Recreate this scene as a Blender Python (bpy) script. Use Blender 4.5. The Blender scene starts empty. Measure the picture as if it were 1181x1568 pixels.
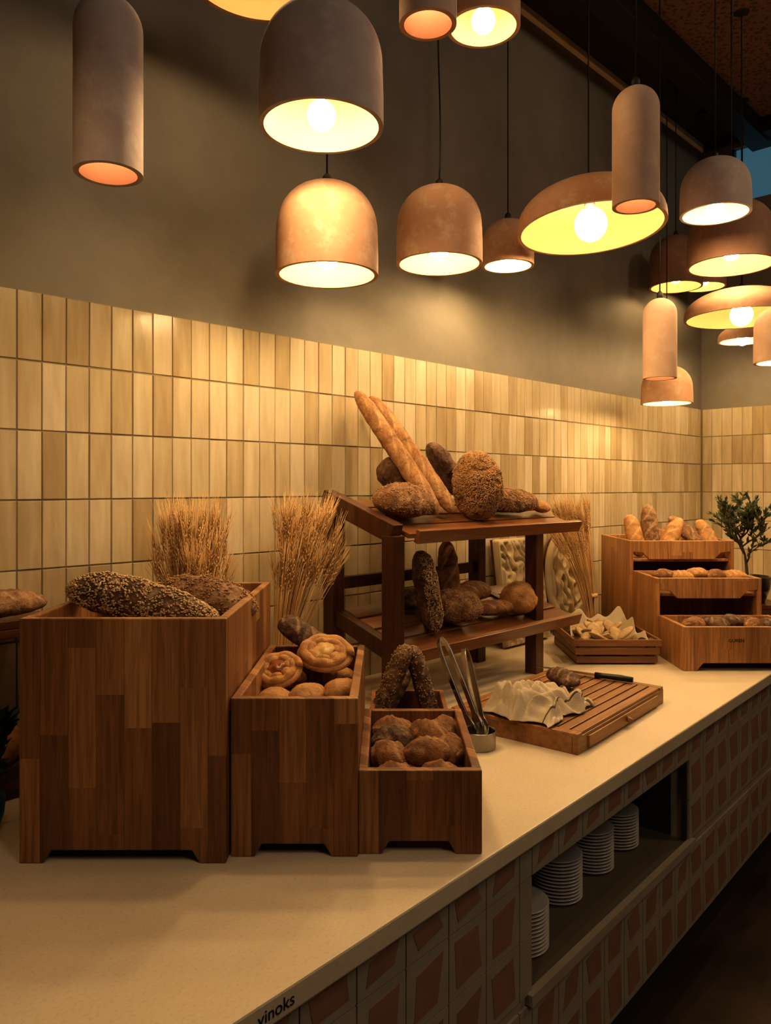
import bpy, math, random
from mathutils import Vector, Matrix, noise, Euler
random.seed(7)
PI=math.pi
scene=bpy.context.scene
COL=scene.collection
rad=math.radians
scene.view_settings.view_transform='Standard'
try: scene.view_settings.look='Medium High Contrast'
except Exception: pass
# ---------------------------------------------------------------- mesh builder
class MB:
    def __init__(s):
        s.v=[];s.f=[];s.m=[];s.sm=[]
    def add(s,vs,fs,mi=0,smooth=False):
        o=len(s.v); s.v+= [tuple(p) for p in vs]
        for f in fs:
            s.f.append([i+o for i in f]); s.m.append(mi); s.sm.append(smooth)
    def box(s,cx,cy,cz,sx,sy,sz,mi=0,R=None):
        vs=[]
        for z in(-1,1):
            for y in(-1,1):
                for x in(-1,1):
                    p=Vector((x*sx/2,y*sy/2,z*sz/2))
                    if R is not None: p=R@p
                    vs.append(p+Vector((cx,cy,cz)))
        s.add(vs,[(0,2,3,1),(4,5,7,6),(0,1,5,4),(2,6,7,3),(0,4,6,2),(1,3,7,5)],mi)
    def box2(s,x0,x1,y0,y1,z0,z1,mi=0):
        s.box((x0+x1)/2,(y0+y1)/2,(z0+z1)/2,x1-x0,y1-y0,z1-z0,mi)
    def prism(s,poly,axis,a,b,mi=0):
        n=len(poly)
        def P(p,t):
            if axis=='y': return (p[0],t,p[1])
            if axis=='x': return (t,p[0],p[1])
            return (p[0],p[1],t)
        vs=[P(p,a) for p in poly]+[P(p,b) for p in poly]
        fs=[tuple(range(n)),tuple(range(2*n-1,n-1,-1))]
        for i in range(n):
            j=(i+1)%n; fs.append((i,n+i,n+j,j))
        s.add(vs,fs,mi)
    def lathe(s,prof,segs=48,mi=0,M=None,mis=None,smooth=True,c=(0,0,0)):
        vs=[];rings=[]
        c=Vector(c)
        for (r,z) in prof:
            if r<1e-6:
                rings.append([len(vs)]); vs.append(Vector((0,0,z)))
            else:
                rings.append(list(range(len(vs),len(vs)+segs)))
                for k in range(segs):
                    a=2*PI*k/segs; vs.append(Vector((r*math.cos(a),r*math.sin(a),z)))
        if M is not None: vs=[M@p for p in vs]
        vs=[p+c for p in vs]
        for i in range(len(rings)-1):
            A,B=rings[i],rings[i+1]; fs=[]
            for k in range(segs):
                k2=(k+1)%segs
                if len(A)==1 and len(B)==1: continue
                if len(A)==1: fs.append((A[0],B[k2],B[k]))
                elif len(B)==1: fs.append((A[k],A[k2],B[0]))
                else: fs.append((A[k],A[k2],B[k2],B[k]))
            if i==0: s.add(vs,[],0); base=len(s.v)-len(vs)
            for f in fs:
                s.f.append([q+base for q in f]); s.m.append(mis[i] if mis else mi); s.sm.append(smooth)
    def tube(s,pts,r,segs=8,mi=0,smooth=True):
        pts=[Vector(p) for p in pts]; n=len(pts)
        if not isinstance(r,(list,tuple)): r=[r]*n
        t0=(pts[1]-pts[0]).normalized()
        up=Vector((0,0,1)) if abs(t0.z)<.9 else Vector((1,0,0))
        nrm=t0.cross(up).normalized()
        vs=[]
        for i in range(n):
            t=(pts[min(i+1,n-1)]-pts[max(i-1,0)]).normalized()
            nrm=(nrm-t*nrm.dot(t)).normalized(); b=t.cross(nrm)
            for k in range(segs):
                a=2*PI*k/segs
                vs.append(pts[i]+(nrm*math.cos(a)+b*math.sin(a))*r[i])
        fs=[]
        for i in range(n-1):
            for k in range(segs):
                k2=(k+1)%segs
                fs.append((i*segs+k,i*segs+k2,(i+1)*segs+k2,(i+1)*segs+k))
        fs.append(tuple(range(segs-1,-1,-1))); fs.append(tuple((n-1)*segs+k for k in range(segs)))
        s.add(vs,fs,mi,smooth)
    def blob(s,c,rx,ry,rz,R=None,segs=10,rings=6,mi=0,nz=0,seed=0):
        vs=[];c=Vector(c)
        for i in range(rings+1):
            th=PI*i/rings
            for k in range(segs):
                a=2*PI*k/segs
                d=Vector((math.sin(th)*math.cos(a),math.sin(th)*math.sin(a),math.cos(th)))
                q=1+nz*noise.noise(d*1.7+Vector((seed*3.1,seed,0))) if nz else 1
                p=Vector((d.x*rx,d.y*ry,d.z*rz))*q
                if R is not None: p=R@p
                vs.append(p+c)
        fs=[]
        for i in range(rings):
            for k in range(segs):
                k2=(k+1)%segs
                fs.append((i*segs+k,(i+1)*segs+k,(i+1)*segs+k2,i*segs+k2))
        s.add(vs,fs,mi,True)
    def octa(s,c,a,b,R,mi=0):
        c=Vector(c)
        P=[(a,0,0),(-a,0,0),(0,b,0),(0,-b,0),(0,0,b),(0,0,-b)]
        vs=[R@Vector(p)+c for p in P]
        s.add(vs,[(0,2,4),(2,1,4),(1,3,4),(3,0,4),(2,0,5),(1,2,5),(3,1,5),(0,3,5)],mi,True)
    def obj(s,name,mats,loc=(0,0,0),rot=(0,0,0),bevel=0,parent=None,segs=2):
        me=bpy.data.meshes.new(name); me.from_pydata(s.v,[],s.f)
        for m in mats: me.materials.append(m)
        me.polygons.foreach_set('material_index',s.m)
        me.polygons.foreach_set('use_smooth',s.sm)
        me.update()
        o=bpy.data.objects.new(name,me); COL.objects.link(o)
        o.location=loc; o.rotation_euler=rot
        if bevel:
            b=o.modifiers.new('bevel','BEVEL'); b.width=bevel; b.segments=segs; b.limit_method='ANGLE'; b.angle_limit=rad(40)
            b.harden_normals=False
        if parent: o.parent=parent
        return o

# ---------------------------------------------------------------- materials
class N:
    def __init__(s,name):
        s.mat=bpy.data.materials.new(name); s.mat.use_nodes=True
        s.nt=s.mat.node_tree; s.b=s.nt.nodes['Principled BSDF']
    def n(s,t,**kw):
        nd=s.nt.nodes.new(t)
        for k,v in kw.items():
            if k[0]=='_': setattr(nd,k[1:],v)
            else:
                key=k.replace('_',' ')
                s.inp(nd,key,v)
        return nd
    def inp(s,nd,key,v):
        i=nd.inputs[key]
        if isinstance(v,bpy.types.NodeSocket): s.nt.links.new(v,i)
        else: i.default_value=v
    def math(s,op,a,b=0.0,c=0.0):
        nd=s.nt.nodes.new('ShaderNodeMath'); nd.operation=op
        for i,x in enumerate((a,b,c)):
            if isinstance(x,bpy.types.NodeSocket): s.nt.links.new(x,nd.inputs[i])
            else: nd.inputs[i].default_value=x
        return nd.outputs[0]
    def mix(s,fac,a,b,blend='MIX'):
        nd=s.nt.nodes.new('ShaderNodeMix'); nd.data_type='RGBA'; nd.blend_type=blend
        for i,x in ((0,fac),(6,a),(7,b)):
            if isinstance(x,bpy.types.NodeSocket): s.nt.links.new(x,nd.inputs[i])
            else: nd.inputs[i].default_value=x if i==0 else c4(x)
        return nd.outputs[2]
    def ramp(s,fac,stops):
        nd=s.nt.nodes.new('ShaderNodeValToRGB'); s.nt.links.new(fac,nd.inputs[0])
        e=nd.color_ramp.elements
        while len(e)<len(stops): e.new(.5)
        for i,(p,c) in enumerate(stops):
            e[i].position=p; e[i].color=c4(c)
        return nd.outputs[0]
    def coord(s,kind='Object',scale=(1,1,1),loc=(0,0,0)):
        tc=s.nt.nodes.new('ShaderNodeTexCoord'); mp=s.nt.nodes.new('ShaderNodeMapping')
        s.nt.links.new(tc.outputs[kind],mp.inputs[0]); mp.inputs['Scale'].default_value=scale; mp.inputs['Location'].default_value=loc
        return mp.outputs[0]
    def noise(s,vec,scale=5,detail=4,rough=.5,dist=0):
        nd=s.n('ShaderNodeTexNoise',Vector=vec,Scale=scale,Detail=detail,Roughness=rough,Distortion=dist)
        return nd.outputs['Fac']
    def bump(s,h,strength=.3,dist=.01):
        nd=s.n('ShaderNodeBump',Height=h,Strength=strength,Distance=dist)
        s.nt.links.new(nd.outputs[0],s.b.inputs['Normal'])
    def set(s,**kw):
        for k,v in kw.items():
            key=k.replace('_',' ')
            if key in('Base Color','Emission Color') and not isinstance(v,bpy.types.NodeSocket): v=c4(v)
            s.inp(s.b,key,v)
        return s.mat
def c4(c):
    return tuple(c)+(1,) if len(c)==3 else tuple(c)

def mat_simple(name,col,rough=.5,metal=0,bump=0,bscale=60,var=.15):
    m=N(name); co=m.coord(); nz=m.noise(co,bscale,3)
    dk=tuple(x*(1-var) for x in col); lt=tuple(min(1,x*(1+var)) for x in col)
    m.set(Base_Color=m.mix(m.noise(co,bscale*.3,4),dk,lt),Roughness=rough,Metallic=metal)
    if bump: m.bump(nz,bump,.004)
    return m.mat

def mat_stave(name,stops,w=.045,L=.24,rough=.45):
    m=N(name); co=m.coord()
    sp=m.n('ShaderNodeSeparateXYZ',Vector=co)
    xy=m.math('ADD',sp.outputs[0],sp.outputs[1])
    i=m.math('FLOOR',m.math('DIVIDE',m.math('ADD',xy,.013),w))
    wn=m.nt.nodes.new('ShaderNodeTexWhiteNoise'); wn.noise_dimensions='1D'; m.nt.links.new(i,wn.inputs['W'])
    zz=m.math('ADD',m.math('DIVIDE',sp.outputs[2],L),m.math('MULTIPLY',wn.outputs['Value'],7.3))
    j=m.math('FLOOR',zz)
    cb=m.n('ShaderNodeCombineXYZ',X=i,Y=j,Z=3.0)
    w2=m.nt.nodes.new('ShaderNodeTexWhiteNoise'); m.nt.links.new(cb.outputs[0],w2.inputs['Vector'])
    base=m.ramp(w2.outputs['Value'],stops)
    cg=m.n('ShaderNodeCombineXYZ',X=m.math('MULTIPLY',xy,130),Y=m.math('MULTIPLY',j,3.7),Z=m.math('MULTIPLY',sp.outputs[2],5))
    g=m.noise(cg.outputs[0],1,6,.65,.8)
    col=m.mix(.7,base,m.ramp(g,[(.32,(.4,.33,.28)),(.62,(1.2,1.15,1.1))]),'MULTIPLY')
    fr=m.math('FRACT',m.math('DIVIDE',m.math('ADD',xy,.013),w))
    jt=m.math('LESS_THAN',fr,.02)
    col=m.mix(m.math('MULTIPLY',jt,.6),col,(.03,.012,.005))
    m.set(Base_Color=col,Roughness=rough); m.bump(g,.12,.002)
    return m.mat

def mat_wood(name,c1,c2,axis='x',rough=.45,scale=1):
    m=N(name)
    sc={'x':(4,60,60),'y':(60,4,60),'z':(60,60,4)}[axis]
    co=m.coord(scale=tuple(a*scale for a in sc))
    geo=m.nt.nodes.new('ShaderNodeNewGeometry')
    vm=m.nt.nodes.new('ShaderNodeVectorMath'); vm.operation='ADD'
    cb=m.n('ShaderNodeCombineXYZ',X=m.math('MULTIPLY',geo.outputs['Random Per Island'],40),Y=0.0,Z=0.0)
    m.nt.links.new(co,vm.inputs[0]); m.nt.links.new(cb.outputs[0],vm.inputs[1])
    g=m.noise(vm.outputs[0],1,5,.6,.5)
    col=m.ramp(g,[(.3,c1),(.7,c2)])
    k=m.math('ADD',.7,m.math('MULTIPLY',geo.outputs['Random Per Island'],.5))
    hsv=m.n('ShaderNodeHueSaturation',Value=k,Color=col)
    m.set(Base_Color=hsv.outputs[0],Roughness=rough); m.bump(g,.15,.002)
    return m.mat

# plaster wall
m=N('plaster'); co=m.coord('Object')
n1=m.noise(co,1.3,6,.6,.3); n2=m.noise(co,9,5,.65)
col=m.ramp(n1,[(.3,(.13,.118,.10)),(.7,(.25,.23,.195))])
col=m.mix(m.math('MULTIPLY',n2,.35),col,(.31,.285,.24))
m.set(Base_Color=col,Roughness=.62); m.bump(n2,.25,.01); M_plaster=m.mat
# glazed wall tile
m=N('glazed_tile'); co=m.coord('Object',scale=(40,40,5)); geo=m.nt.nodes.new('ShaderNodeNewGeometry')
rn=geo.outputs['Random Per Island']
col=m.ramp(rn,[(0,(.43,.345,.215)),(.3,(.54,.455,.31)),(.7,(.62,.545,.395)),(1,(.68,.605,.465))])
st=m.noise(co,1,4,.55,.4)
col=m.mix(.5,col,m.ramp(st,[(.3,(.64,.58,.48)),(.7,(1.06,1.06,1.06))]),'MULTIPLY')
m.set(Base_Color=col,Roughness=m.math('ADD',.12,m.math('MULTIPLY',st,.2)))
m.bump(m.noise(m.coord('Object',scale=(14,14,6)),1,3),.3,.01); M_tile=m.mat
M_grout=mat_simple('grout',(.28,.23,.15),.9)
M_ceil=mat_simple('dark_ceiling',(.030,.022,.016),.8,bump=.3)
m=N('ceiling_mesh_panel'); co=m.coord('Object')
vo=m.n('ShaderNodeTexVoronoi',Vector=co,Scale=45.0)
m.set(Base_Color=m.ramp(vo.outputs['Distance'],[(.2,(.08,.045,.028)),(.5,(.22,.12,.075))]),Roughness=.8); M_cpanel=m.mat
M_cornice=mat_simple('cornice_paint',(.80,.68,.48),.7)
M_blue=N('dusk_glass').set(Base_Color=(.05,.10,.13),Roughness=.15,Emission_Color=(.10,.25,.34),Emission_Strength=.35)
M_black=mat_simple('black_metal',(.012,.011,.010),.45)
M_cable=mat_simple('cable',(.015,.012,.010),.6)
m=N('floor_dark'); co=m.coord('Object')
m.set(Base_Color=m.ramp(m.noise(co,3,6,.65),[(.3,(.022,.014,.010)),(.7,(.075,.046,.031))]),Roughness=.45); M_floor=m.mat
# counter slab
m=N('counter_stone'); co=m.coord('Object')
a=m.noise(co,2.2,5,.6); b=m.noise(co,160,2,.5); c=m.noise(co,26,3,.6)
col=m.ramp(a,[(.3,(.57,.475,.34)),(.7,(.67,.575,.43))])
col=m.mix(.35,col,m.ramp(b,[(.32,(.75,.70,.62)),(.45,(1,1,1)),(.7,(1.06,1.06,1.06))]),'MULTIPLY')
m.set(Base_Color=col,Roughness=m.math('ADD',.34,m.math('MULTIPLY',c,.2))); M_stone=m.mat
M_fbeige=mat_simple('cement_tile_beige',(.33,.28,.21),.75,bump=.15,var=.2,bscale=40)
M_fterra=mat_simple('cement_tile_terracotta',(.27,.145,.085),.8,bump=.2,var=.25,bscale=50)
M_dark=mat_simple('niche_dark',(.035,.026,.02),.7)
M_nfloor=mat_simple('niche_shelf',(.13,.10,.07),.5)
M_plate=mat_simple('white_ceramic',(.50,.46,.40),.25,var=.03)

W1=[(0,(.13,.054,.021)),(.3,(.22,.10,.040)),(.65,(.31,.155,.063)),(1,(.40,.22,.10))]
M_stave=mat_stave('butcher_block_beech',W1,w=.052,L=.26)
W2=[(0,(.34,.17,.07)),(.4,(.42,.22,.09)),(1,(.50,.28,.12))]
M_beech=mat_stave('beech_light',W2,w=.05,L=.4)
M_darkwood=mat_wood('dark_stained_wood',(.045,.015,.007),(.12,.045,.018),'x',.35)
M_darkwoodz=mat_wood('dark_stained_wood_upright',(.045,.016,.008),(.11,.042,.018),'z',.35)
M_shelfwood=mat_wood('reddish_shelf_wood',(.12,.045,.016),(.24,.10,.04),'x',.3)
M_board=mat_wood('cutting_board_wood',(.20,.09,.035),(.36,.18,.07),'x',.4)
M_crate=mat_wood('crate_wood',(.16,.07,.028),(.27,.125,.05),'x',.5)
M_steel=mat_simple('steel',(.38,.35,.31),.22,metal=1,var=.05)
M_linen=mat_simple('linen_cloth',(.52,.44,.32),.9,bump=.4,bscale=300,var=.15)
M_linen2=mat_simple('linen_stripe',(.12,.08,.05),.9,bump=.4,bscale=300)
M_paper=mat_simple('parchment_paper',(.50,.42,.30),.7,var=.08)
M_wheat=mat_simple('dry_wheat',(.66,.44,.21),.7,var=.3,bscale=30)
M_leaf=mat_simple('leaf_green',(.075,.090,.038),.5,var=.45,bscale=20)
M_leafdk=mat_simple('leaf_dark',(.012,.02,.012),.5,var=.35)
M_bark=mat_simple('bark',(.07,.045,.03),.85,bump=.5)
M_pot=mat_simple('dark_glazed_pot',(.012,.012,.014),.18)
M_bluepot=mat_simple('blue_pot',(.01,.11,.20),.35)
M_relief=mat_simple('carved_relief',(.46,.37,.23),.7,var=.2,bscale=60)

def mat_lamp(name,c1,c2,c3):
    m=N(name); co=m.coord('Object')
    a=m.noise(co,7,5,.6,.4); b=m.noise(co,18,5,.7,.2)
    col=m.ramp(a,[(.35,c1),(.68,c2)])
    col=m.mix(m.ramp(b,[(.52,(0,0,0)),(.68,(.55,.55,.55))]),col,c3)
    m.set(Base_Color=col,Roughness=.8); m.bump(b,.15,.004); return m.mat
M_lgrey=mat_lamp('concrete_grey',(.40,.325,.30),(.48,.405,.375),(.55,.49,.455))
M_lterra=mat_lamp('concrete_terracotta',(.48,.28,.18),(.58,.36,.24),(.67,.51,.38))
M_lpink=mat_lamp('concrete_pink',(.50,.34,.25),(.58,.41,.31),(.64,.50,.40))
M_lbrown=mat_lamp('concrete_brown',(.26,.145,.095),(.33,.19,.125),(.40,.27,.19))
M_linner=mat_simple('shade_inner_cream',(.26,.20,.08),.7,var=.04)
M_innerpink=mat_simple('shade_inner_pink',(.55,.36,.25),.8,var=.06)
LC=(1.0,.67,.33)
M_bulb=N('bulb_glow').set(Base_Color=(1,.9,.7),Emission_Color=LC,Emission_Strength=270)
M_bulbmid=N('bulb_glow_soft').set(Base_Color=(1,.9,.7),Emission_Color=LC,Emission_Strength=90)
M_bulbdim=N('bulb_glow_dim').set(Base_Color=(1,.9,.7),Emission_Color=(1.0,.66,.38),Emission_Strength=34)
M_bulbbig=N('bulb_glow_globe').set(Base_Color=(1,.9,.7),Emission_Color=LC,Emission_Strength=90)

def mat_bread(name,dark,light,flour=0.0,pale=(.62,.42,.22),rough=.6,depth=.75):
    m=N(name); co=m.coord('Object')
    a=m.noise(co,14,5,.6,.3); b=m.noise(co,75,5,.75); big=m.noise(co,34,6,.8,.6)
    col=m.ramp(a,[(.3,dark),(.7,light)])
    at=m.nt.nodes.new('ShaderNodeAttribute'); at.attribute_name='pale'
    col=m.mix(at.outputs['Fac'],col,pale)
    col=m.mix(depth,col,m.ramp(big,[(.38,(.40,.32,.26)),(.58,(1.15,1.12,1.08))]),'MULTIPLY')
    if flour>0:
        f=m.math('MULTIPLY',m.ramp(m.math('ADD',m.math('MULTIPLY',a,.35),m.math('MULTIPLY',b,.65)),[(.48,(0,0,0)),(.60,(1,1,1))]),flour)
        col=m.mix(f,col,(.55,.42,.28))
    m.set(Base_Color=col,Roughness=rough)
    m.bump(m.math('ADD',b,big),.9*min(1,depth+.1),.010); return m.mat
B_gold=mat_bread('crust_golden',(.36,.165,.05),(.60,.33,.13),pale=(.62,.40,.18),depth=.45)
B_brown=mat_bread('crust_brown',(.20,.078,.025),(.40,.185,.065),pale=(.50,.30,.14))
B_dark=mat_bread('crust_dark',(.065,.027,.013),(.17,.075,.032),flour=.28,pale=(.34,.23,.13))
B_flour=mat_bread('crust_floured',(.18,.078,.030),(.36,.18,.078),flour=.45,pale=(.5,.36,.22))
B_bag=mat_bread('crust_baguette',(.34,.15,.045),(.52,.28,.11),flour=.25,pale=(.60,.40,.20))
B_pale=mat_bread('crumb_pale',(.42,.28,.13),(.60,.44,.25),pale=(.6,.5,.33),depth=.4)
M_sesame=mat_simple('sesame_seed',(.52,.37,.20),.6,var=.3,bscale=80)
M_seedb=mat_simple('mixed_seed_brown',(.38,.22,.10),.6,var=.5,bscale=90)
M_fill=mat_simple('pastry_filling',(.22,.07,.02),.3,var=.4,bscale=60)

# ---------------------------------------------------------------- bread
def bread(name,loc,L,W,H,rot=(0,0,0),mat=None,scores=0,seeds=0,seedmat=None,bend=0,taper=2.4,seed=None,lump=.10,cross=False,res=(72,36),twist=.9,fat=0,ss=1):
    if seed is None: seed=random.randint(0,9999)
    rs=random.Random(seed); off=Vector((seed*.37%50,seed*.71%50,0))
    nu,nv=res; vs=[];pale=[]
    def surf(t,a):
        pr=max(0,(1-abs(t)**taper))**(.5)
        pr*=1-fat*t
        cy,cz=math.cos(a),math.sin(a)
        zz=cz if cz>0 else cz*.72
        p=Vector((t*L/2,cy*pr*W/2,zz*pr*H/2))
        d=Vector((t*L/W*1.2,cy,cz))
        n=noise.noise(d*1.3+off)*lump+noise.noise(d*4+off)*lump*.4+noise.noise(d*9+off)*lump*.15
        p.y*=1+n; p.z*=1+n
        pl=0
        if cz>0 and pr>.3:
            if scores:
                q=(t*.5+.5)*scores*1.15-.3+cy*twist*.75
                fr=abs((q%1)-.5)
                if cz>.35:
                    w=max(0,1-fr/.14); k=min(1,(cz-.35)*3)
                    p.z-=H*.05*w*k; pl=w*k
                    w2=max(0,1-abs(fr-.2)/.08); p.z+=H*.02*w2*k
            if cross:
                w=max(max(0,1-abs(t)/.09),max(0,1-abs(cy)/.12))*min(1,(cz)*1.5)
                p.z-=H*.13*w; pl=w*.7
        if bend: p.y+=bend*(t*t)*L
        return p,pl
    for i in range(nu+1):
        t=-math.cos(PI*i/nu)
        t=.6*t+.4*(-1+2*i/nu)
        for k in range(nv):
            p,pl=surf(t,2*PI*k/nv); vs.append(p); pale.append(pl)
    fs=[]
    for i in range(nu):
        for k in range(nv):
            k2=(k+1)%nv
            fs.append((i*nv+k,i*nv+k2,(i+1)*nv+k2,(i+1)*nv+k))
    b=MB(); b.add(vs,fs,0,True)
    nb=len(vs)
    for _ in range(seeds):
        t=rs.uniform(-.98,.98); a=rs.uniform(-.5,PI+.5)
        if noise.noise(Vector((t*L*25,math.cos(a)*W*12,math.sin(a)*3))+off)<-.32: continue
        p,_pl=surf(t,a)
        R=Euler((rs.uniform(-.3,.3),rs.uniform(-.5,.5),rs.uniform(0,6.28))).to_matrix()
        n=Vector((0,math.cos(a)/W,math.sin(a)/H)).normalized()
        b.octa(p+n*.0012,.0038*ss*rs.uniform(.8,1.2),.0021*ss,R,1 if rs.random()<.8 else 2)
    o=b.obj(name,[mat or B_brown,seedmat or M_sesame,M_seedb],loc,rot)
    at=o.data.attributes.new('pale','FLOAT','POINT')
    at.data.foreach_set('value',pale+[0.0]*(len(b.v)-nb))
    return o

# ================================================================ ROOM
CAM=Vector((0,0,1.55)); YW=2.05; XE=5.08; ZC=.85; ZCEIL=3.78; TT=2.055
X0,Y0=-2.6,-3.4
b=MB(); b.box2(X0-.1,XE+.1,Y0-.1,YW+.1,-.1,0); b.obj('floor',[M_floor])
b=MB(); b.box2(X0-.1,XE+.1,Y0-.1,YW+.1,ZCEIL,ZCEIL+.1); b.obj('ceiling',[M_ceil])
b=MB(); b.box2(X0-.1,XE+.1,YW,YW+.1,0,ZCEIL); b.obj('wall_back',[M_plaster])
b=MB(); b.box2(X0-.1,X0,Y0,YW,0,ZCEIL); b.obj('wall_left',[M_plaster])
b=MB(); b.box2(X0-.1,XE+.1,Y0-.1,Y0,0,ZCEIL); b.obj('wall_front',[M_plaster])
b=MB()
b.box2(XE,XE+.1,Y0,YW,0,3.36); b.box2(XE,XE+.1,Y0,YW,3.71,ZCEIL); b.box2(XE,XE+.1,1.86,YW,3.36,3.71); b.box2(XE,XE+.1,Y0,.2,3.36,3.71)
b.obj('wall_right',[M_plaster])
b=MB(); b.box2(XE+.05,XE+.06,.2,1.86,3.36,3.71,0)
for y in (.2,1.03,1.845): b.box2(XE+.01,XE+.07,y,y+.015,3.36,3.71,1)
b.obj('window_1',[M_blue,M_black])
b=MB(); b.box2(X0,XE,YW-.03,YW,ZCEIL-.035,ZCEIL); b.obj('trim_1',[M_cornice],bevel=.004)
b=MB(); b.box2(XE-.03,XE,Y0,YW-.03,ZCEIL-.045,ZCEIL); b.obj('trim_2',[M_ceil],bevel=.004)
b=MB()
for y in (1.60,-.2,-1.8): b.box2(X0,XE-.03,y,y+.12,ZCEIL-.14,ZCEIL,0)
for x in (1.2,2.75,4.85): b.box2(x,x+.12,Y0,1.60,ZCEIL-.12,ZCEIL,0)
b.obj('ceiling_beams',[M_black],bevel=.004)
b=MB()
for x0,x1 in((1.32,2.75),(2.87,4.85)):
    b.box2(x0,x1,-.08,1.60,ZCEIL-.03,ZCEIL)
b.obj('ceiling_panels',[M_cpanel])

# tiles
def tile_wall(name,frame,length,parent_name):
    b=MB(); tw,th=.0632,.18
    nx=int(length/tw); 
    o,ux,un=frame
    def P(u,z,d): return o+ux*u+un*d+Vector((0,0,z))
    nrow=7
    for j in range(nrow):
        z1=TT-j*th-.0012; z0=max(TT-(j+1)*th+.0012,ZC-.02)
        for i in range(nx):
            u0=i*tw+.0006+random.uniform(0,.0006); u1=(i+1)*tw-.0006
            zz1=z1-random.uniform(0,.001)
            tx,tz=random.uniform(-.0007,.0007),random.uniform(-.0007,.0007)
            c_=.0075+random.uniform(-.0004,.0004)
            dd=[c_-tx-tz,c_+tx-tz,c_+tx+tz,c_-tx+tz]
            e=.0018
            vs=[P(u0,z0,.003),P(u1,z0,.003),P(u1,zz1,.003),P(u0,zz1,.003),
                P(u0+e,z0+e,dd[0]),P(u1-e,z0+e,dd[1]),P(u1-e,zz1-e,dd[2]),P(u0+e,zz1-e,dd[3])]
            b.add(vs,[(4,5,6,7),(0,1,5,4),(1,2,6,5),(2,3,7,6),(3,0,4,7)],0,False)
    vs=[P(0,ZC-.02,.004),P(length,ZC-.02,.004),P(length,TT,.004),P(0,TT,.004)]
    b.add(vs,[(0,1,2,3)],1)
    vs=[P(0,TT,.004),P(length,TT,.004),P(length,TT,0),P(0,TT,0)]
    b.add(vs,[(0,1,2,3)],1)
    ob=b.obj(name,[M_tile,M_grout]); ob.parent=bpy.data.objects[parent_name]
tile_wall('tile_cladding',(Vector((X0,YW,0)),Vector((1,0,0)),Vector((0,-1,0))),XE-X0,'wall_back')
tile_wall('tile_cladding_end',(Vector((XE,YW-.008,0)),Vector((0,-1,0)),Vector((-1,0,0))),2.4,'wall_right')

# ================================================================ COUNTER
sl=.054; ang=math.atan(sl); fy=lambda x:.844+sl*(x-.58)
cnt=bpy.data.objects.new('tiled_buffet_counter',None); COL.objects.link(cnt)
b=MB(); b.prism([(-2.55,fy(-2.55)),(XE-.008,fy(XE)),(XE-.008,YW-.008),(-2.55,YW-.008)],'z',ZC-.04,ZC)
b.obj('counter_slab',[M_stone],bevel=.004,parent=cnt)
N0,N1=.80,1.715; LA,LB=-3.0,4.48
b=MB()
zt,zn1,zn0,zb=.81,.73,.487,.22
b.box2(LA,N0,.03,.08,zb,zt,0); b.box2(N1,LB,.03,.08,zb,zt,0)
b.box2(N0,N1,.03,.08,zn1,zt,0); b.box2(N0,N1,.03,.08,zb,zn0-.02,0)
b.box2(N0-.02,N1+.02,.02,.60,zn0-.02,zn0,2)
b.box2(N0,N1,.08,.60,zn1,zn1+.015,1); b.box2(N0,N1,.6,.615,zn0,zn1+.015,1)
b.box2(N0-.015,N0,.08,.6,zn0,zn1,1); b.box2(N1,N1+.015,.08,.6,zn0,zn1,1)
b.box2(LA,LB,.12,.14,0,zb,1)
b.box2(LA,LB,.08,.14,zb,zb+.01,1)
b.box2(N0-.02,N1+.02,.012,.03,zn0-.02,zn0+.004,3)
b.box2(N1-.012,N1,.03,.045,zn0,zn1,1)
b.obj('counter_body',[M_fbeige,M_dark,M_nfloor,M_fbeige],(0.58,.844,0),(0,0,ang),parent=cnt)
b=MB(); cw=.122
rows=[(zn1,zt-.002),(.608,zn1),(zn0,.608),(.360,zn0-.022),(zb,.360)]
def ftile(u0,u1,z0,z1):
    g=.0015
    b.box2(u0+g,u1-g,.0245,.031,z0+g,z1-g,0)
    ins=.022; k=random.choice((-1,1))
    sA,sB=random.uniform(0,.014),random.uniform(0,.014)
    if u1-u0<.08: return
    if k>0: q=[(u0+ins,z0+ins*.7),(u1-ins-sA,z0+ins*.7+sB),(u1-ins*.8,z1-ins*.7),(u0+ins+sB,z1-ins*.7-sA)]
    else: q=[(u0+ins+sA,z0+ins*.7),(u1-ins*.8,z0+ins*.7+sB),(u1-ins-sB,z1-ins*.7),(u0+ins*.8,z1-ins*.7-sA)]
    b.prism(q,'y',.0235,.026,1)
def cols(a,bb,rr,frm_right=False):
    n=max(1,round((bb-a)/cw)); w_=(bb-a)/n
    for i in range(n):
        for r in rr: ftile(a+i*w_,a+(i+1)*w_,*rows[r])
cols(N0-.05-cw*24,N0-.05,range(5))
for r in range(5): ftile(N0-.05,N0,*rows[r])
cols(N0,N1,(0,3,4)); cols(N1,LB,range(5))
b.obj('counter_front_tiles',[M_fbeige,M_fterra],(0.58,.844,0),(0,0,ang),parent=cnt)
def text(name,body,size,loc,rot,mat,parent=None):
    c=bpy.data.curves.new(name,'FONT'); c.body=body; c.size=size; c.extrude=.0003
    c.align_x='CENTER'; o=bpy.data.objects.new(name,c); COL.objects.link(o)
    o.location=loc; o.rotation_euler=rot; c.materials.append(mat); 
    if parent: o.parent=parent
    return o
text('counter_lettering','vinoks',.026,(.655,fy(.655)-.0006,ZC-.028),(rad(90),0,ang),M_black,cnt)
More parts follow.
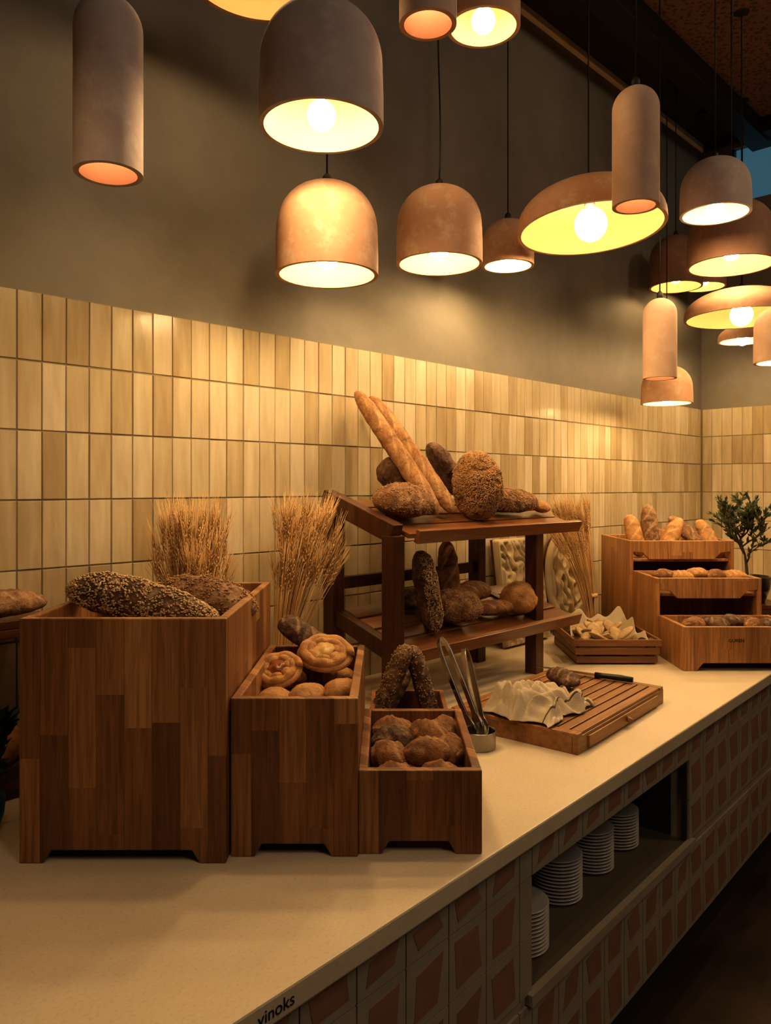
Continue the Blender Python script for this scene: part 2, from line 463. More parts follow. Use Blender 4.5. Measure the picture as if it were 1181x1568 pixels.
def plates(x,y,n,r):
    prof=[(0,0)]
    z=0
    for k in range(n):
        prof+=[(r*.55,z),(r*.62,z+.001),(r,z+.007),(r,z+.0085),(r*.93,z+.0088)]
        z+=.0088
    prof+=[(r*.6,z-.004),(0,z-.004)]
    b=MB(); b.lathe(prof,40); b.obj('plate_stack',[M_plate],(x,y,zn0))
plates(1.50,1.03,12,.07); plates(1.75,1.085,13,.068); plates(1.95,1.10,13,.066); plates(2.13,1.115,12,.066)

# ================================================================ LAMPS
def lamp(kind,x,y,z,dia,h,mat,lit=1,tilt=None,swing=0,bulbr=None,bq=None):
    R=dia/2; th=.011 if dia<.4 else .012
    if kind=='dome':
        hs=h-R*.92
        P=[(R,0),(R*1.0,hs*.5),(R*.985,hs)]
        for k in range(1,13):
            a=PI/2*k/12; P.append((R*.985*max(0,math.cos(a))**.8,hs+(h-hs)*math.sin(a)))
    elif kind=='cyl':
        hs=h-R*1.0
        P=[(R,0),(R,hs*.5),(R,hs)]
        for k in range(1,11):
            a=PI/2*k/10; P.append((R*math.cos(a),hs+(h-hs)*math.sin(a)))
    else:
        P=[(R,0),(R,.02)]
        for k in range(1,15):
            a=PI/2*k/14; P.append((R*max(0,math.cos(a))**.9,.02+(h-.02)*math.sin(a)))
    P[-1]=(0,h)
    inner=[]
    for (r,zz) in P[::-1]:
        inner.append((max(0,r-th),zz-th*(zz/h)))
    inner[0]=(0,h-th)
    b=MB()
    T=tilt
    b.lathe(P,56,M=T,mi=0); b.lathe(inner,56,M=T,mi=1); b.lathe([(R-th,0),(R,0)],56,M=T,mi=0,smooth=False)
    top=(T@Vector((0,0,h))) if T else Vector((0,0,h))
    b.lathe([(.0,.0),(.012,0),(.012,.022),(.006,.03),(0,.03)],16,mi=2,c=top-Vector((0,0,.003)))
    L=ZCEIL-.002-z
    if swing:
        pts=[]
        for k in range(25):
            q=k/24; zz=top.z+.02+q*(L-top.z-.02)
            pts.append((top.x+swing*math.sin(q*9)*math.exp(-q*2),top.y+swing*.6*math.sin(q*7)*math.exp(-q*2),zz))
        b.tube(pts,.0026,8,2)
    else: b.tube([(top.x,top.y,top.z+.02),(top.x,top.y,L)],.0026,8,2)
    b.lathe([(0,L-.03),(.035,L-.028),(.045,L-.02),(.045,L),(0,L)],24,mi=2,c=(top.x,top.y,0))
    br=bulbr or min(.032,R*.42)
    bz=h*({'dome':.20,'cyl':.45,'bowl':.12}[kind] if bq is None else bq)
    def tp(v): return (T@Vector(v)) if T else Vector(v)
    b.tube([tp((0,0,h-th)),tp((0,0,bz+br*1.2))],.013 if kind!='bowl' else .018,14,2)
    b.blob(tp((0,0,bz)),br,br,br*1.05,segs=20,rings=12,mi=3)
    bm=M_bulbdim if lit==0 else M_bulbmid if lit==.5 else (M_bulbbig if br>.045 else M_bulb)
    return b.obj('pendant_lamp',[mat,M_innerpink if kind=='cyl' else M_linner,M_cable,bm],(x,y,z))
fw=Vector((.716,.698,0)); lf=Vector((-.698,.716,0))
TB=Matrix.Rotation(rad(-2.5),3,fw)@Matrix.Rotation(rad(3),3,lf)
lamp('cyl',.70,1.438,2.16,.13,.345,M_lgrey,0)
lamp('dome',1.144,1.317,2.36,.28,.27,M_lgrey,bq=.1)
lamp('dome',1.395,1.583,2.126,.28,.25,M_lterra)
lamp('dome',1.914,1.622,2.271,.28,.25,M_lterra,swing=.02)
lamp('dome',2.47,1.745,2.403,.20,.18,M_lterra)
lamp('bowl',2.391,1.343,2.432,.50,.16,M_lterra,tilt=TB,bulbr=.055)
lamp('cyl',2.066,1.02,2.346,.13,.34,M_lpink,0)
lamp('dome',2.906,1.121,2.561,.25,.205,M_lgrey,bq=.08)
lamp('dome',3.418,1.25,2.50,.36,.28,M_lbrown)
lamp('dome',4.15,1.815,2.646,.28,.28,M_lbrown,.5)
lamp('dome',4.62,1.85,2.74,.25,.22,M_lterra,.5)
lamp('bowl',3.714,1.313,2.33,.50,.135,M_lbrown,bulbr=.05)
lamp('bowl',4.57,1.61,2.377,.26,.09,M_lterra)
lamp('cyl',2.961,1.36,1.98,.13,.32,M_lpink,0)
lamp('dome',3.767,1.694,1.967,.25,.19,M_lterra)
lamp('dome',3.12,.97,2.017,.17,.21,M_lpink)
lamp('cyl',1.315,1.148,2.594,.13,.34,M_lpink,0)
lamp('dome',1.69,1.275,2.80,.20,.2,M_lterra,.5,bq=.1)
lamp('bowl',1.165,1.563,2.828,.40,.13,M_lterra,.5,bq=.3)
lamp('dome',.10,1.25,2.45,.28,.265,M_lterra,.5)  # extra pendant added out of frame, lights the left foreground
lamp('dome',.12,.38,2.55,.28,.265,M_lterra)  # unseen pendant added to brighten the near counter and crate fronts
lamp('dome',3.9,.75,2.5,.28,.265,M_lgrey)  # extra pendant added out of frame on the right

# ================================================================ STEPPED STANDS
RZ=rad(-45.73)
CR,SR=math.cos(RZ),math.sin(RZ)
def S(o,lx,ly,lz=0):
    return (o[0]+lx*CR-ly*SR, o[1]+lx*SR+ly*CR, ZC+lz)
def stand(o,w,d,h,fl,mat,notchL=.045,name='wooden_bread_box'):
    b=MB(); t=.018
    f=.05; nh=.024
    b.prism([(0,0),(notchL,0),(notchL+.014,nh),(w-f-.014,nh),(w-f,0),(w,0),(w,h),(0,h)],'y',0,t)
    side=[(t,0),(.07,0),(.085,nh),(d-.085,nh),(d-.07,0),(d,0),(d,h),(t,h)]
    b.prism(side,'x',0,t); b.prism(side,'x',w-t,w)
    b.prism([(t,nh),(w-t,nh),(w-t,h),(t,h)],'y',d-t,d)
    b.box2(t,w-t,t,d-t,fl-.012,fl)
    return b.obj(name,[mat],(o[0],o[1],ZC),(0,0,RZ),bevel=.0025)
OA=(.549,1.486); OB=(.838,1.226); OC=(1.014,1.061)
stand(OA,.385,.55,.455,.37,M_stave)
stand(OB,.241,.49,.30,.19,M_stave)
stand(OC,.236,.41,.16,.06,M_stave)

def tier(o,w,d,h,fl,first,mat):
    b=MB(); t=.018; nh=.03
    if first:
        b.prism([(0,0),(.05,0),(.075,nh),(w-.10,nh),(w-.06,0),(w,0),(w,h),(0,h)],'y',0,t)
    else:
        b.prism([(t,h-.05),(.06,h-.055),(.09,h-.085),(w-.09,h-.085),(w-.06,h-.055),(w-t,h-.05),(w-t,h),(t,h)],'y',0,t)
    y0=t if first else 0
    b.prism([(y0,0),(d,0),(d,h),(y0,h)],'x',0,t); b.prism([(y0,0),(d,0),(d,h),(y0,h)],'x',w-t,w)
    b.box2(t,w-t,d-t,d,.0,h)
    b.box2(t,w-t,t,d-t,fl-.012,fl)
    return b.obj('stepped_bread_display',[mat],(o[0],o[1],ZC),(0,0,RZ),bevel=.0025)
OE1=(3.278,1.648); OE2=(3.072,1.428); OE3=(2.88,1.229)
tier(OE1,.475,.46,.454,.37,False,M_beech)
tier(OE2,.44,.298,.32,.255,False,M_beech)
tier(OE3,.46,.276,.168,.10,True,M_beech)
p_=S(OE3,.20,-.0006,.11); text('display_lettering','GUREN',.018,p_,(rad(90),0,RZ),M_black,bpy.data.objects['stepped_bread_display.002']).matrix_parent_inverse=(Matrix.Translation((OE3[0],OE3[1],ZC))@Matrix.Rotation(RZ,4,'Z')).inverted()

OT=(1.365,1.385)
b=MB(); w,d,h,t=.2,.22,.13,.012
b.box2(0,w,0,t,0,h);b.box2(0,w,d-t,d,0,h);b.box2(0,t,t,d-t,0,h);b.box2(w-t,w,t,d-t,0,h);b.box2(t,w-t,t,d-t,0,.012)
b.obj('wooden_tray',[M_crate],(OT[0],OT[1],ZC),(0,0,RZ),bevel=.002)

bread('seeded_loaf',S(OA,.175,.165,.455),.37,.115,.10,(rad(0),rad(8),RZ+rad(-20)),B_dark,seeds=3000,seed=3,fat=.12,ss=1.1)
bread('crusty_loaf',S(OA,.27,.33,.44),.27,.12,.105,(0,rad(6),RZ+rad(-25)),B_flour,seeds=900,seedmat=M_seedb,seed=5)
bread('crusty_loaf',S(OA,.12,.40,.42),.22,.11,.09,(0,0,RZ+rad(10)),B_brown,scores=4,seed=6)
def danish(loc,r,rot,fillmat=M_fill):
    b=MB()
    pts=[];rr=[]
    n=90
    for k in range(n):
        q=k/(n-1); a=q*2*PI*2.1
        R_=r*(.80-.42*q); pts.append((R_*math.cos(a),R_*math.sin(a),.010+.006*math.sin(a*7)*.4+q*.004)); rr.append(r*.2*(1-.25*q))
    b.tube(pts,rr,12,0)
    b.lathe([(0,-.006),(r*.75,-.006),(r*.95,.004),(r*.8,.012),(0,.012)],36,mi=0)
    b.blob((0,0,.014),r*.42,r*.42,.012,segs=20,rings=10,mi=1,nz=.5)
    o=b.obj('danish_pastry',[B_gold,fillmat],loc,rot)
M_custard=mat_simple('custard',(.50,.30,.11),.4)
danish(S(OB,.05,.30,.275),.058,(rad(30),rad(-8),RZ))
danish(S(OB,.15,.36,.30),.070,(rad(24),rad(6),RZ),M_custard)
def roll(o,lx,ly,lz,L=.09,W=.068,H=.055,mat=B_gold,rz=0,sc=0,cross=False,name='bread_roll',ry=0,seeds=0,lump=.14,taper=2.1):
    bread(name,S(o,lx,ly,lz),L,W,H,(0,rad(ry),RZ+rad(rz)),mat,scores=sc,cross=cross,res=(44,30),taper=taper,seeds=seeds,lump=lump)
for (x,y,z,r) in [(.055,.075,.235,20),(.125,.07,.232,-30),(.19,.08,.235,70),(.06,.16,.245,-10),(.125,.17,.255,40),(.195,.19,.26,80),(.05,.24,.23,0),(.12,.26,.235,20),(.195,.28,.24,10),(.06,.42,.23,30),(.18,.43,.23,0)]:
    roll(OB,x,y,z,.085,.062,.055,B_gold,r,sc=0)
bread('rye_loaf',S(OB,.10,.44,.325),.17,.075,.065,(rad(0),rad(28),RZ+rad(-22)),B_dark,scores=3,seed=11,taper=5)
for (x,y,z,r,c) in [(.065,.075,.11,25,B_brown),(.165,.08,.11,-35,B_brown),(.06,.175,.12,-50,B_brown),(.14,.16,.135,10,B_brown),(.19,.20,.125,100,B_brown),(.07,.27,.125,20,B_dark),(.15,.28,.135,-35,B_brown),(.19,.35,.12,60,B_brown),(.07,.35,.12,0,B_brown)]:
    roll(OC,x,y,z,.105,.075,.075,c,r,sc=1,lump=.16,taper=1.8)
bread('rye_loaf',S(OT,.055,.09,.17),.24,.07,.06,(0,rad(-68),RZ+rad(10)),B_dark,scores=4,seed=12,taper=5,seeds=350,seedmat=M_seedb)
bread('rye_loaf',S(OT,.135,.11,.165),.23,.062,.055,(0,rad(-75),RZ+rad(170)),B_dark,scores=3,seed=13,taper=5,seeds=300,seedmat=M_seedb)
bread('rye_loaf',S(OT,.06,.17,.13),.20,.06,.055,(0,rad(-50),RZ+rad(40)),B_dark,scores=3,seed=14,taper=4)

# ================================================================ DARK SHELF UNIT
b=MB()
XL,XR,YF,YB=1.70,2.47,1.625,1.895
p=.05
slopeT=.10/.30
def post(x,y,h): b.box2(x-p/2,x+p/2,y-p/2,y+p/2,0,h,1)
post(XL,YF,.55);post(XL,YB,.675);post(XR,YF,.535);post(XR,YB,.62)
ra=math.atan(slopeT)
Rt=Matrix.Rotation(ra,3,'X')
yc=(YF+YB)/2
b.box(XL,yc+.01,.608,.045,.335,.06,1,Rt)
b.box(XL,yc,.235,.035,.30,.05,1,Rt); b.box(XR,yc,.235,.035,.30,.05,1,Rt)
b.box(XR,yc,.575,.035,.30,.04,1,Rt)
for zf,x0,x1 in((.56,1.735,2.68),(.20,1.735,2.68)):
    for k in range(4):
        q=(k+.5)/4; y=1.585+q*.31
        b.box((x0+x1)/2,y,zf+ (y-1.6)*slopeT-.009,x1-x0,.070,.016,0,Rt)
    b.box((x0+x1)/2,1.558,zf-.012,x1-x0,.018,.042,0,Rt)
b.box2(XL+p/2,XR-p/2,YB-.012,YB+.012,.36,.40,1)
b.obj('two_tier_bread_shelf',[M_shelfwood,M_darkwoodz],(0,0,ZC),bevel=.002)
ST=lambda y:ZC+.56+(y-1.6)*slopeT
SL=lambda y:ZC+.20+(y-1.6)*slopeT
bread('crusty_loaf',(1.83,1.70,ST(1.70)+.055),.22,.17,.125,(ra*.8,0,rad(-10)),B_flour,seed=21,taper=2.1,seeds=600,seedmat=M_seedb)
bread('crusty_loaf',(1.96,1.84,ST(1.84)+.085),.2,.15,.15,(ra,rad(20),rad(10)),B_dark,seed=22)
def between(name,p0,p1,**k):
    p0,p1=Vector(p0),Vector(p1); d=p1-p0
    L=d.length; q=d.to_track_quat('X','Z'); 
    W=k.pop('W');H=k.pop('H')
    roll_=k.pop('roll',0)
    e=(q.to_matrix()@Matrix.Rotation(roll_,3,'X')).to_euler()
    return bread(name,(p0+p1)/2,L,W,H,tuple(e),**k)
between('baguette',(1.945,1.655,ST(1.65)+.03),(1.875,1.975,1.885),W=.076,H=.068,mat=B_bag,scores=5,seed=31,taper=5,lump=.09,twist=1.6)
between('baguette',(2.035,1.665,ST(1.66)+.03),(1.955,1.985,1.875),W=.076,H=.068,mat=B_bag,scores=5,seed=32,taper=5,lump=.09,twist=1.6)
bread('seeded_loaf',(2.19,1.68,ST(1.68)+.115),.25,.18,.16,(rad(0),rad(-80),rad(60)),B_brown,seeds=6500,seedmat=M_seedb,seed=33,taper=2.2,ss=1.1)
bread('rye_loaf',(2.20,1.83,ST(1.83)+.12),.26,.09,.09,(0,rad(-50),rad(170)),B_dark,seed=34,taper=3)
bread('seeded_loaf',(2.42,1.70,ST(1.70)+.045),.30,.11,.10,(ra*.8,0,rad(-4)),B_flour,seeds=1500,seedmat=M_seedb,seed=35)
bread('crusty_loaf',(2.36,1.82,ST(1.82)+.05),.22,.11,.09,(ra*.8,0,rad(5)),B_brown,seed=36,scores=3)
bread('bread_roll',(2.60,1.68,ST(1.68)+.03),.10,.07,.055,(ra*.8,0,rad(20)),B_gold,seed=37)
bread('seeded_loaf',(1.89,1.66,SL(1.66)+.135),.275,.10,.09,(0,rad(-80),rad(150)),B_dark,seeds=2400,seed=41,taper=3.5)
bread('crusty_loaf',(2.06,1.67,SL(1.67)+.06),.19,.15,.13,(ra*.6,0,rad(-20)),B_flour,seed=42,taper=2.1,seeds=700,seedmat=M_seedb)
bread('baguette',(2.13,1.76,SL(1.76)+.12),.27,.075,.07,(0,rad(-78),rad(60)),B_brown,seed=43,scores=3,taper=3.5)
bread('crusty_loaf',(2.27,1.67,SL(1.67)+.035),.18,.08,.06,(ra*.6,0,rad(-15)),B_brown,seed=44,scores=3)
bread('crusty_loaf',(2.42,1.66,SL(1.66)+.06),.16,.14,.12,(ra*.6,rad(-25),rad(10)),B_gold,seed=45,taper=2.1)
bread('crusty_loaf',(2.30,1.79,SL(1.79)+.04),.22,.10,.08,(ra*.6,0,rad(5)),B_brown,seed=46,scores=3)
bread('crusty_loaf',(1.98,1.80,SL(1.80)+.04),.14,.10,.08,(ra*.6,0,rad(5)),B_dark,seed=47)

for i,(x,y,z,L,ry,rz,mt) in enumerate([(.06,.12,.47,.22,-60,100,B_gold),(.14,.14,.49,.28,-66,80,B_flour),(.23,.12,.46,.25,-45,40,B_gold),(.32,.13,.47,.26,-40,130,B_flour),(.41,.12,.455,.22,-50,110,B_gold),(.2,.3,.43,.26,-20,40,B_brown),(.35,.3,.43,.24,-15,10,B_brown)]):
    bread('crusty_loaf',S(OE1,x,y,z),L,.08,.07,(0,rad(ry),RZ+rad(rz)),mt,scores=3,seed=60+i,res=(48,28),taper=3)
for i,(x,y,z,r) in enumerate([(.06,.08,.32,20),(.13,.07,.315,-30),(.20,.08,.325,10),(.28,.07,.32,50),(.36,.08,.315,-20),(.10,.19,.30,5),(.24,.19,.30,-20),(.34,.19,.30,30)]):
    roll(OE2,x,y,z,.11,.07,.06,B_gold if i%3 else B_brown,r,sc=2)
for i,(x,y,z,r) in enumerate([(.07,.08,.16,30),(.15,.07,.165,-60),(.22,.09,.17,20),(.30,.08,.16,60),(.38,.09,.155,-20),(.12,.18,.15,15),(.27,.18,.15,-10)]):
    roll(OE3,x,y,z,.12,.072,.062,B_dark if i%3 else B_brown,r,sc=2)

# ================================================================ CRATE WITH SLICES
OF=(2.692,1.576)
b=MB(); w,d,h=.32,.40,.105; t=.009
for k in range(3):
    z0=.006+k*.034
    sp_=.0+.006*k
    b.box2(0-sp_,w+sp_,-sp_,t-sp_,z0,z0+.026); b.box2(-sp_,w+sp_,d-t+sp_,d+sp_,z0,z0+.026)
    b.box2(-sp_,t-sp_,t,d-t,z0,z0+.026); b.box2(w-t+sp_,w+sp_,t,d-t,z0,z0+.026)
for x in(.012,w-.03):
    for y in(.012,d-.03): b.box2(x,x+.018,y,y+.018,0,.1)
for k in range(6): b.box2(.005,w-.005,.01+k*.065,.06+k*.065,.004,.010)
b.obj('slatted_wooden_crate',[M_crate],(OF[0],OF[1],ZC),(0,0,RZ),bevel=.0015)
def sheet(name,nx,ny,fn,mat,loc,rz,th=.0012,mi2=None):
    b=MB(); vs=[fn(i/nx,j/ny) for j in range(ny+1) for i in range(nx+1)]
    fs=[(j*(nx+1)+i,j*(nx+1)+i+1,(j+1)*(nx+1)+i+1,(j+1)*(nx+1)+i) for j in range(ny) for i in range(nx)]
    b.add(vs,fs,0,True); 
    if mi2:
        for q,f in enumerate(b.f):
            i=q%nx
            if mi2(i/nx,(q//nx)/ny): b.m[q]=1
    o=b.obj(name,mat,loc,(0,0,rz))
    s=o.modifiers.new('s','SOLIDIFY'); s.thickness=th
    ss=o.modifiers.new('ss','SUBSURF'); ss.levels=1; ss.render_levels=1
    return o
def paperf(u,v):
    x=.015+u*.29; y=.015+v*.37
    e=min(u,1-u,v,1-v)
    n=noise.noise(Vector((u*5,v*5,1)))
    ridge=abs(noise.noise(Vector((u*3,v*3,7))))
    z=.025
    if e<.16:
        q=(1-e/.16); z=.03+q*(.065+.07*max(0,v-.4)+.05*n)
        x+=.015*n; y+=.02*n*v
    z+=.012*ridge
    return (x,y,z)
sheet('parchment_paper',28,32,paperf,[M_paper],(OF[0],OF[1],ZC),RZ)
b=MB()
for k in range(30):
    x=random.uniform(.05,.27); y=random.uniform(.05,.34); z=random.uniform(.065,.115)
    R=Euler((random.uniform(-.9,.9),random.uniform(-.9,.9),random.uniform(0,6))).to_matrix()
    b.blob((x,y,z),.045,.032,.010,R,16,8,0,nz=.15,seed=k)
o=b.obj('sliced_bread',[B_pale],(OF[0],OF[1],ZC),(0,0,RZ))

# ================================================================ CUTTING BOARD
OG=(1.785,1.041); GA=rad(5)
cg,sg=math.cos(GA),math.sin(GA)
G=lambda x,y,z:(OG[0]+x*cg-y*sg,OG[1]+x*sg+y*cg,ZC+z)
b=MB(); w,d,h=.63,.40,.05
b.box2(0,w,0,.016,0,.046); b.box2(0,w,d-.016,d,0,.046); b.box2(0,.016,.016,d-.016,0,.046); b.box2(w-.016,w,.016,d-.016,0,.046)
b.box2(.016,w-.016,.016,d-.016,0.004,.03)
ns=11
for k in range(ns):
    y0=.001+k*(d-.002)/ns
    b.box2(.031,w-.031,y0+.003,y0+(d-.002)/ns-.003,.04,.054)
b.box2(.001,.030,.001,d-.001,.044,.054); b.box2(w-.030,w-.001,.001,d-.001,.044,.054)
b.box2(.06,w-.06,-.006,.002,.006,.038)
b.lathe([(0,-.022),(.007,-.021),(.009,-.016),(.005,-.010),(.004,-.004),(0,-.004)],20,M=Matrix.Rotation(rad(-90),3,'X')@Matrix.Scale(-1,3,Vector((0,0,1))),c=(w/2,-.028,.022))
b.obj('bread_cutting_board',[M_board],(OG[0],OG[1],ZC),(0,0,GA),bevel=.002)
def clothf(u,v):
    n1=noise.noise(Vector((u*2.5,v*2.5,9))); n2=noise.noise(Vector((u*5,v*4,4)))
    x=-.012+u*.30+.03*noise.noise(Vector((v*3,1,u)))+.018*n2; y=.08+v*.22+.04*noise.noise(Vector((u*4,2,v*2)))
    ph=(u*.9+v*1.5+n1*.5)
    pl=abs(math.sin(ph*7.5))**.7*.030+abs(math.sin((u*2.2-v*.8+n2*.5)*8))**.8*.018
    cr=abs(noise.noise(Vector((u*9,v*9,5))))*.014
    mask=min(1,min(u,1-u)*8)*min(1,min(v,1-v)*8)
    bulk=math.exp(-((u-.3)**2*8+(v-.6)**2*8))*.030+math.exp(-((u-.12)**2*60+(v-.75)**2*30))*.025
    return (x,y,.058+(pl+cr+bulk)*(.10+.90*mask))
sheet('linen_napkin',90,70,clothf,[M_linen,M_linen2],(OG[0],OG[1],ZC),GA,.0022,lambda u,v:(.84<u<.865 or .91<u<.925 or .1<v<.12))
bread('rye_loaf',G(.42,.25,.082),.16,.08,.058,(0,0,rad(60)),B_dark,seed=77,scores=3)
b=MB()
b.tube([(0,0,0),(.04,0,.001),(.10,0,0),(.125,0,-.002)],[.009,.0105,.009,.011],12,0)
b.prism([(.125,-.012),(.30,-.010),(.335,.006),(.125,.012)],'z',-.001,.0008,1)
k=G(.60,.09,.066); b.obj('bread_knife',[M_black,M_steel],k,(0,0,rad(100)))

# ================================================================ TONGS + HOLDER
b=MB()
b.lathe([(0,0),(.042,0),(.044,.003),(.044,.046),(.047,.048),(.0455,.049),(.042,.046),(.042,.005),(0,.005)],40,0)
b.obj('steel_tong_holder',[M_steel],(1.655,1.262,ZC))
def tongs(base,top,w,side):
    b=MB(); base=Vector(base);top=Vector(top); ax=(top-base); side=Vector(side).normalized()
    side=(side-ax.normalized()*side.dot(ax.normalized())).normalized(); nrm=side.cross(ax).normalized()
    for s_ in(-1,1):
        n=22; vs=[]
        for k in range(n+1):
            q=k/n
            o_=w*(.35+.65*math.sin(PI*min(1,q*.6+.15)))*math.sqrt(max(0.02,1-max(0,(q-.85)/.15)**2))
            c=base+ax*q+side*s_*o_
            hw=.008+.003*(1-q) if q>.22 else .010+.009*math.sin(PI*q/.22)
            for (a_,b_) in((-hw,-.0022),(hw,-.0022),(hw,.0022),(-hw,.0022)):
                vs.append(c+nrm*a_+side*b_)
        fs=[]
        for k in range(n):
            for j in range(4):
                j2=(j+1)%4; fs.append((k*4+j,k*4+j2,(k+1)*4+j2,(k+1)*4+j))
        fs+= [(0,1,2,3),(n*4+3,n*4+2,n*4+1,n*4)]
        b.add(vs,fs,0,False)
    b.obj('serving_tongs',[M_steel],(0,0,0),bevel=.0005)
tongs((1.652,1.258,.875),(1.655,1.40,1.125),.017,(.9,-.25,0))
tongs((1.668,1.262,.875),(1.74,1.38,1.085),.016,(.9,.1,-.3))

# ================================================================ RELIEFS
def plaque(name,cx,wd,ht,rnd,seed):
    b=MB(); n=64
    def hfun(u,v):
        p=Vector((u*3.2+seed,v*3.2,seed*.7))
        a=noise.noise(p)*.6+noise.noise(p*2.3)*.4
        r=abs(math.sin(a*9))
        return .004+.034*r**.7
    vs=[]
    for j in range(n+1):
        for i in range(n+1):
            u=i/n;v=j/n
            if rnd:
                a=u*2*PI; x=math.cos(a)*v*wd/2; z=ht/2+math.sin(a)*v*ht/2
                h=hfun(.5+.5*math.cos(a)*v,.5+.5*math.sin(a)*v); 
                if v>.88: h=.03
                if v==1: h=0
            else:
                x=(u-.5)*wd; z=v*ht; h=hfun(u,v*ht/wd)
                if min(u,1-u)*wd<.02 or min(v,1-v)*ht<.02: h=.028
                if i in(0,n) or j in(0,n): h=0
            vs.append((x,-h,z))
    fs=[(j*(n+1)+i,j*(n+1)+i+1,(j+1)*(n+1)+i+1,(j+1)*(n+1)+i) for j in range(n) for i in range(n)]
    b.add(vs,fs,0,True)
    if rnd:
        b.lathe([(0,0),(wd/2,0),(wd/2,.012),(0,.012)],48,mi=1,M=Matrix.Rotation(rad(-90),3,'X')@Matrix.Diagonal((1,ht/wd,1)),c=(0,0,ht/2),smooth=False)
    else: b.box2(-wd/2,wd/2,0,.012,0,ht,1)
    b.obj(name,[M_relief,M_darkwood],(cx,1.955,ZC+.001),(rad(-7),0,0))
plaque('carved_relief_panel',2.90,.34,.47,False,3)
plaque('round_carved_relief',3.29,.36,.48,True,8)

# ================================================================ WHEAT
def wheat(loc,n,h,spread,lean,seed,base=.018):
    rs=random.Random(seed); b=MB()
    for k in range(n):
        a=rs.uniform(0,2*PI); q=math.sqrt(rs.random())
        bx,by=base*q*math.cos(a),base*q*math.sin(a)
        hh=h*rs.uniform(.68,1)
        tx,ty=lean[0]+spread*q*math.cos(a),lean[1]+spread*.55*q*math.sin(a)
        pts=[]
        for i in range(7):
            t=i/6; pts.append(Vector((bx+(tx-bx)*t**1.8,by+(ty-by)*t**1.8,hh*t)))
        b.tube(pts,.0013,4,0)
        d=(pts[-1]-pts[-2]).normalized(); e=pts[-1]
        d=(d+Vector((rs.uniform(-.25,.25),rs.uniform(-.15,.15),0))).normalized()
        q_=d.to_track_quat('X','Z').to_matrix()
        sx=q_@Vector((0,1,0)); sy=q_@Vector((0,0,1))
        EL=rs.uniform(.055,.08)
        for i in range(12):
            t=i/11; s1=(1 if i%2 else -1); ax=sx if (i//2)%2 else sy
            c=e+d*EL*t+ax*s1*.0034*(1-.5*t)
            dd=(d+ax*s1*.35).normalized(); R=dd.to_track_quat('X','Z').to_matrix()
            b.octa(c,.0068,.0028,R)
            aw=(d+ax*s1*rs.uniform(.08,.22)+Vector((rs.uniform(-.05,.05),0,0))).normalized()
            b.tube([c,c+aw*rs.uniform(.05,.085)],[.0009,.0003],3,0)
    b.tube([(0,0,h*.33),(0,0,h*.36)],base*1.0+.012,14,0)
    b.obj('wheat_bundle',[M_wheat],loc)
wheat((1.145,1.86,ZC),130,.56,.10,(-.0,.0),1)
wheat((1.42,1.83,ZC),140,.57,.11,(.08,-.02),2)
wheat((3.24,1.82,ZC),140,.56,.11,(-.10,.03),3)

# ================================================================ PLANTS
def tree(name,loc,h,spread,nl,leafm,potm,potr,poth,seed,ls=.02,nb=5):
    rs=random.Random(seed); b=MB()
    b.lathe([(0,0),(potr*.72,0),(potr*.95,poth*.5),(potr,poth),(potr*.92,poth),(potr*.85,poth*.8),(0,poth*.8)],36,0)
    tips=[]
    def br(p,d,L,r,lev):
        pts=[p];q=p.copy()
        for i in range(5):
            d=(d+Vector((rs.uniform(-.25,.25),rs.uniform(-.25,.25),rs.uniform(-.05,.15)))).normalized()
            q=q+d*L/5; pts.append(q.copy())
            if lev>=1: tips.append((q.copy(),d.copy()))
        b.tube(pts,[r*(1-.12*i) for i in range(6)],6,1)
        if lev<3:
            for _ in range(3 if lev else nb):
                nd=(d*.6+Vector((rs.uniform(-1,1)*spread,rs.uniform(-1,1)*spread,rs.uniform(0,.7)))).normalized()
                br(pts[rs.randint(2,5)],nd,L*.66,r*.55,lev+1)
    br(Vector((0,0,poth*.8)),Vector((.1,0,1)),h*.36,.009,0)
    for _ in range(nl):
        p,d=rs.choice(tips)
        dd=(d+Vector((rs.uniform(-1,1),rs.uniform(-1,1),rs.uniform(-.3,1)))).normalized()
        s_=dd.cross(Vector((rs.uniform(-1,1),rs.uniform(-1,1),rs.uniform(-1,1)))).normalized()
        l=ls*rs.uniform(.7,1.3); w_=l*.2
        b.add([p,p+dd*l*.5+s_*w_,p+dd*l,p+dd*l*.5-s_*w_],[(0,1,2,3)],2,False)
    b.obj(name,[potm,M_bark,leafm],loc)
PX,PY=4.10,1.42
b=MB(); b.box2(-.13,.13,-.13,.13,.0,.10,0); b.box2(-.14,.14,-.14,.14,.10,.115,0); b.obj('wooden_riser',[M_darkwood],(PX,PY,ZC),(0,0,RZ),bevel=.002)
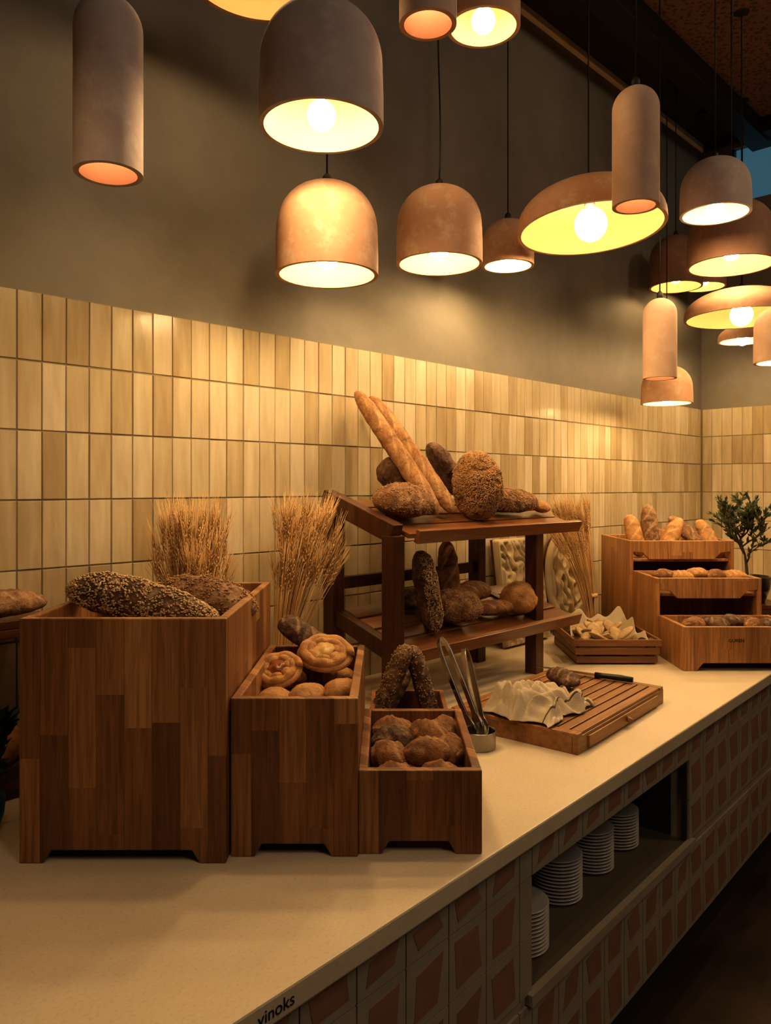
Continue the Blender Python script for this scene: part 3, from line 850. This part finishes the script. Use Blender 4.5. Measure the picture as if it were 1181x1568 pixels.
tree('potted_olive_tree',(PX,PY,ZC+.115),.62,1.3,1200,M_leaf,M_pot,.11,.13,5,.032,8)
tree('dark_potted_plant',(.535,1.675,ZC),.24,.8,500,M_leafdk,M_bluepot,.055,.07,9,.035)
b=MB(); b.box2(.42,.80,1.80,2.03,0,.02,0); b.box2(.42,.80,1.80,2.03,.36,.38,0)
for x in(.43,.76): 
    for y in (1.81,1.99): b.box2(x,x+.03,y,y+.03,.02,.36,0)
b.box2(.42,.80,1.80,1.81,.38,.40,0)
b.obj('wooden_stand',[M_darkwood],(0,0,ZC),bevel=.002)
bread('crusty_loaf',(.62,1.92,ZC+.42),.30,.11,.08,(0,0,rad(-8)),B_flour,scores=4,seed=91)
bread('crusty_loaf',(.60,1.90,ZC+.085),.26,.15,.13,(0,0,rad(4)),B_brown,scores=2,seed=92)

# ================================================================ LIGHTS
w=bpy.data.worlds.new('world'); scene.world=w; w.use_nodes=True
w.node_tree.nodes['Background'].inputs[0].default_value=(.9,.7,.5,1); w.node_tree.nodes['Background'].inputs[1].default_value=.02
def area(name,loc,tgt,size,power,col):
    l=bpy.data.lights.new(name,'AREA'); l.size=size; l.energy=power; l.color=col
    o=bpy.data.objects.new(name,l); COL.objects.link(o); o.location=loc
    o.rotation_euler=(Vector(tgt)-Vector(loc)).to_track_quat('-Z','Y').to_euler(); return o
area('room_fill',(.6,-1.6,3.3),(1.6,1.2,1.0),.9,15,(1,.78,.60))  # fill light added behind the camera, lifts the shade exteriors
area('right_fill',(3.4,-.6,3.4),(2.2,1.8,1.2),.35,11,(1,.70,.42))  # added fill from front right, no fixture; brightens outsides of the shades

# ================================================================ CAMERA
cd=bpy.data.cameras.new('camera'); cam=bpy.data.objects.new('camera',cd); COL.objects.link(cam)
cam.location=CAM; cam.rotation_euler=(rad(90),0,rad(-45.73))
cd.sensor_fit='HORIZONTAL'; cd.sensor_width=36; cd.lens=36*1180/1181; cd.clip_start=.02
cd.shift_y=-39/1181
scene.camera=cam
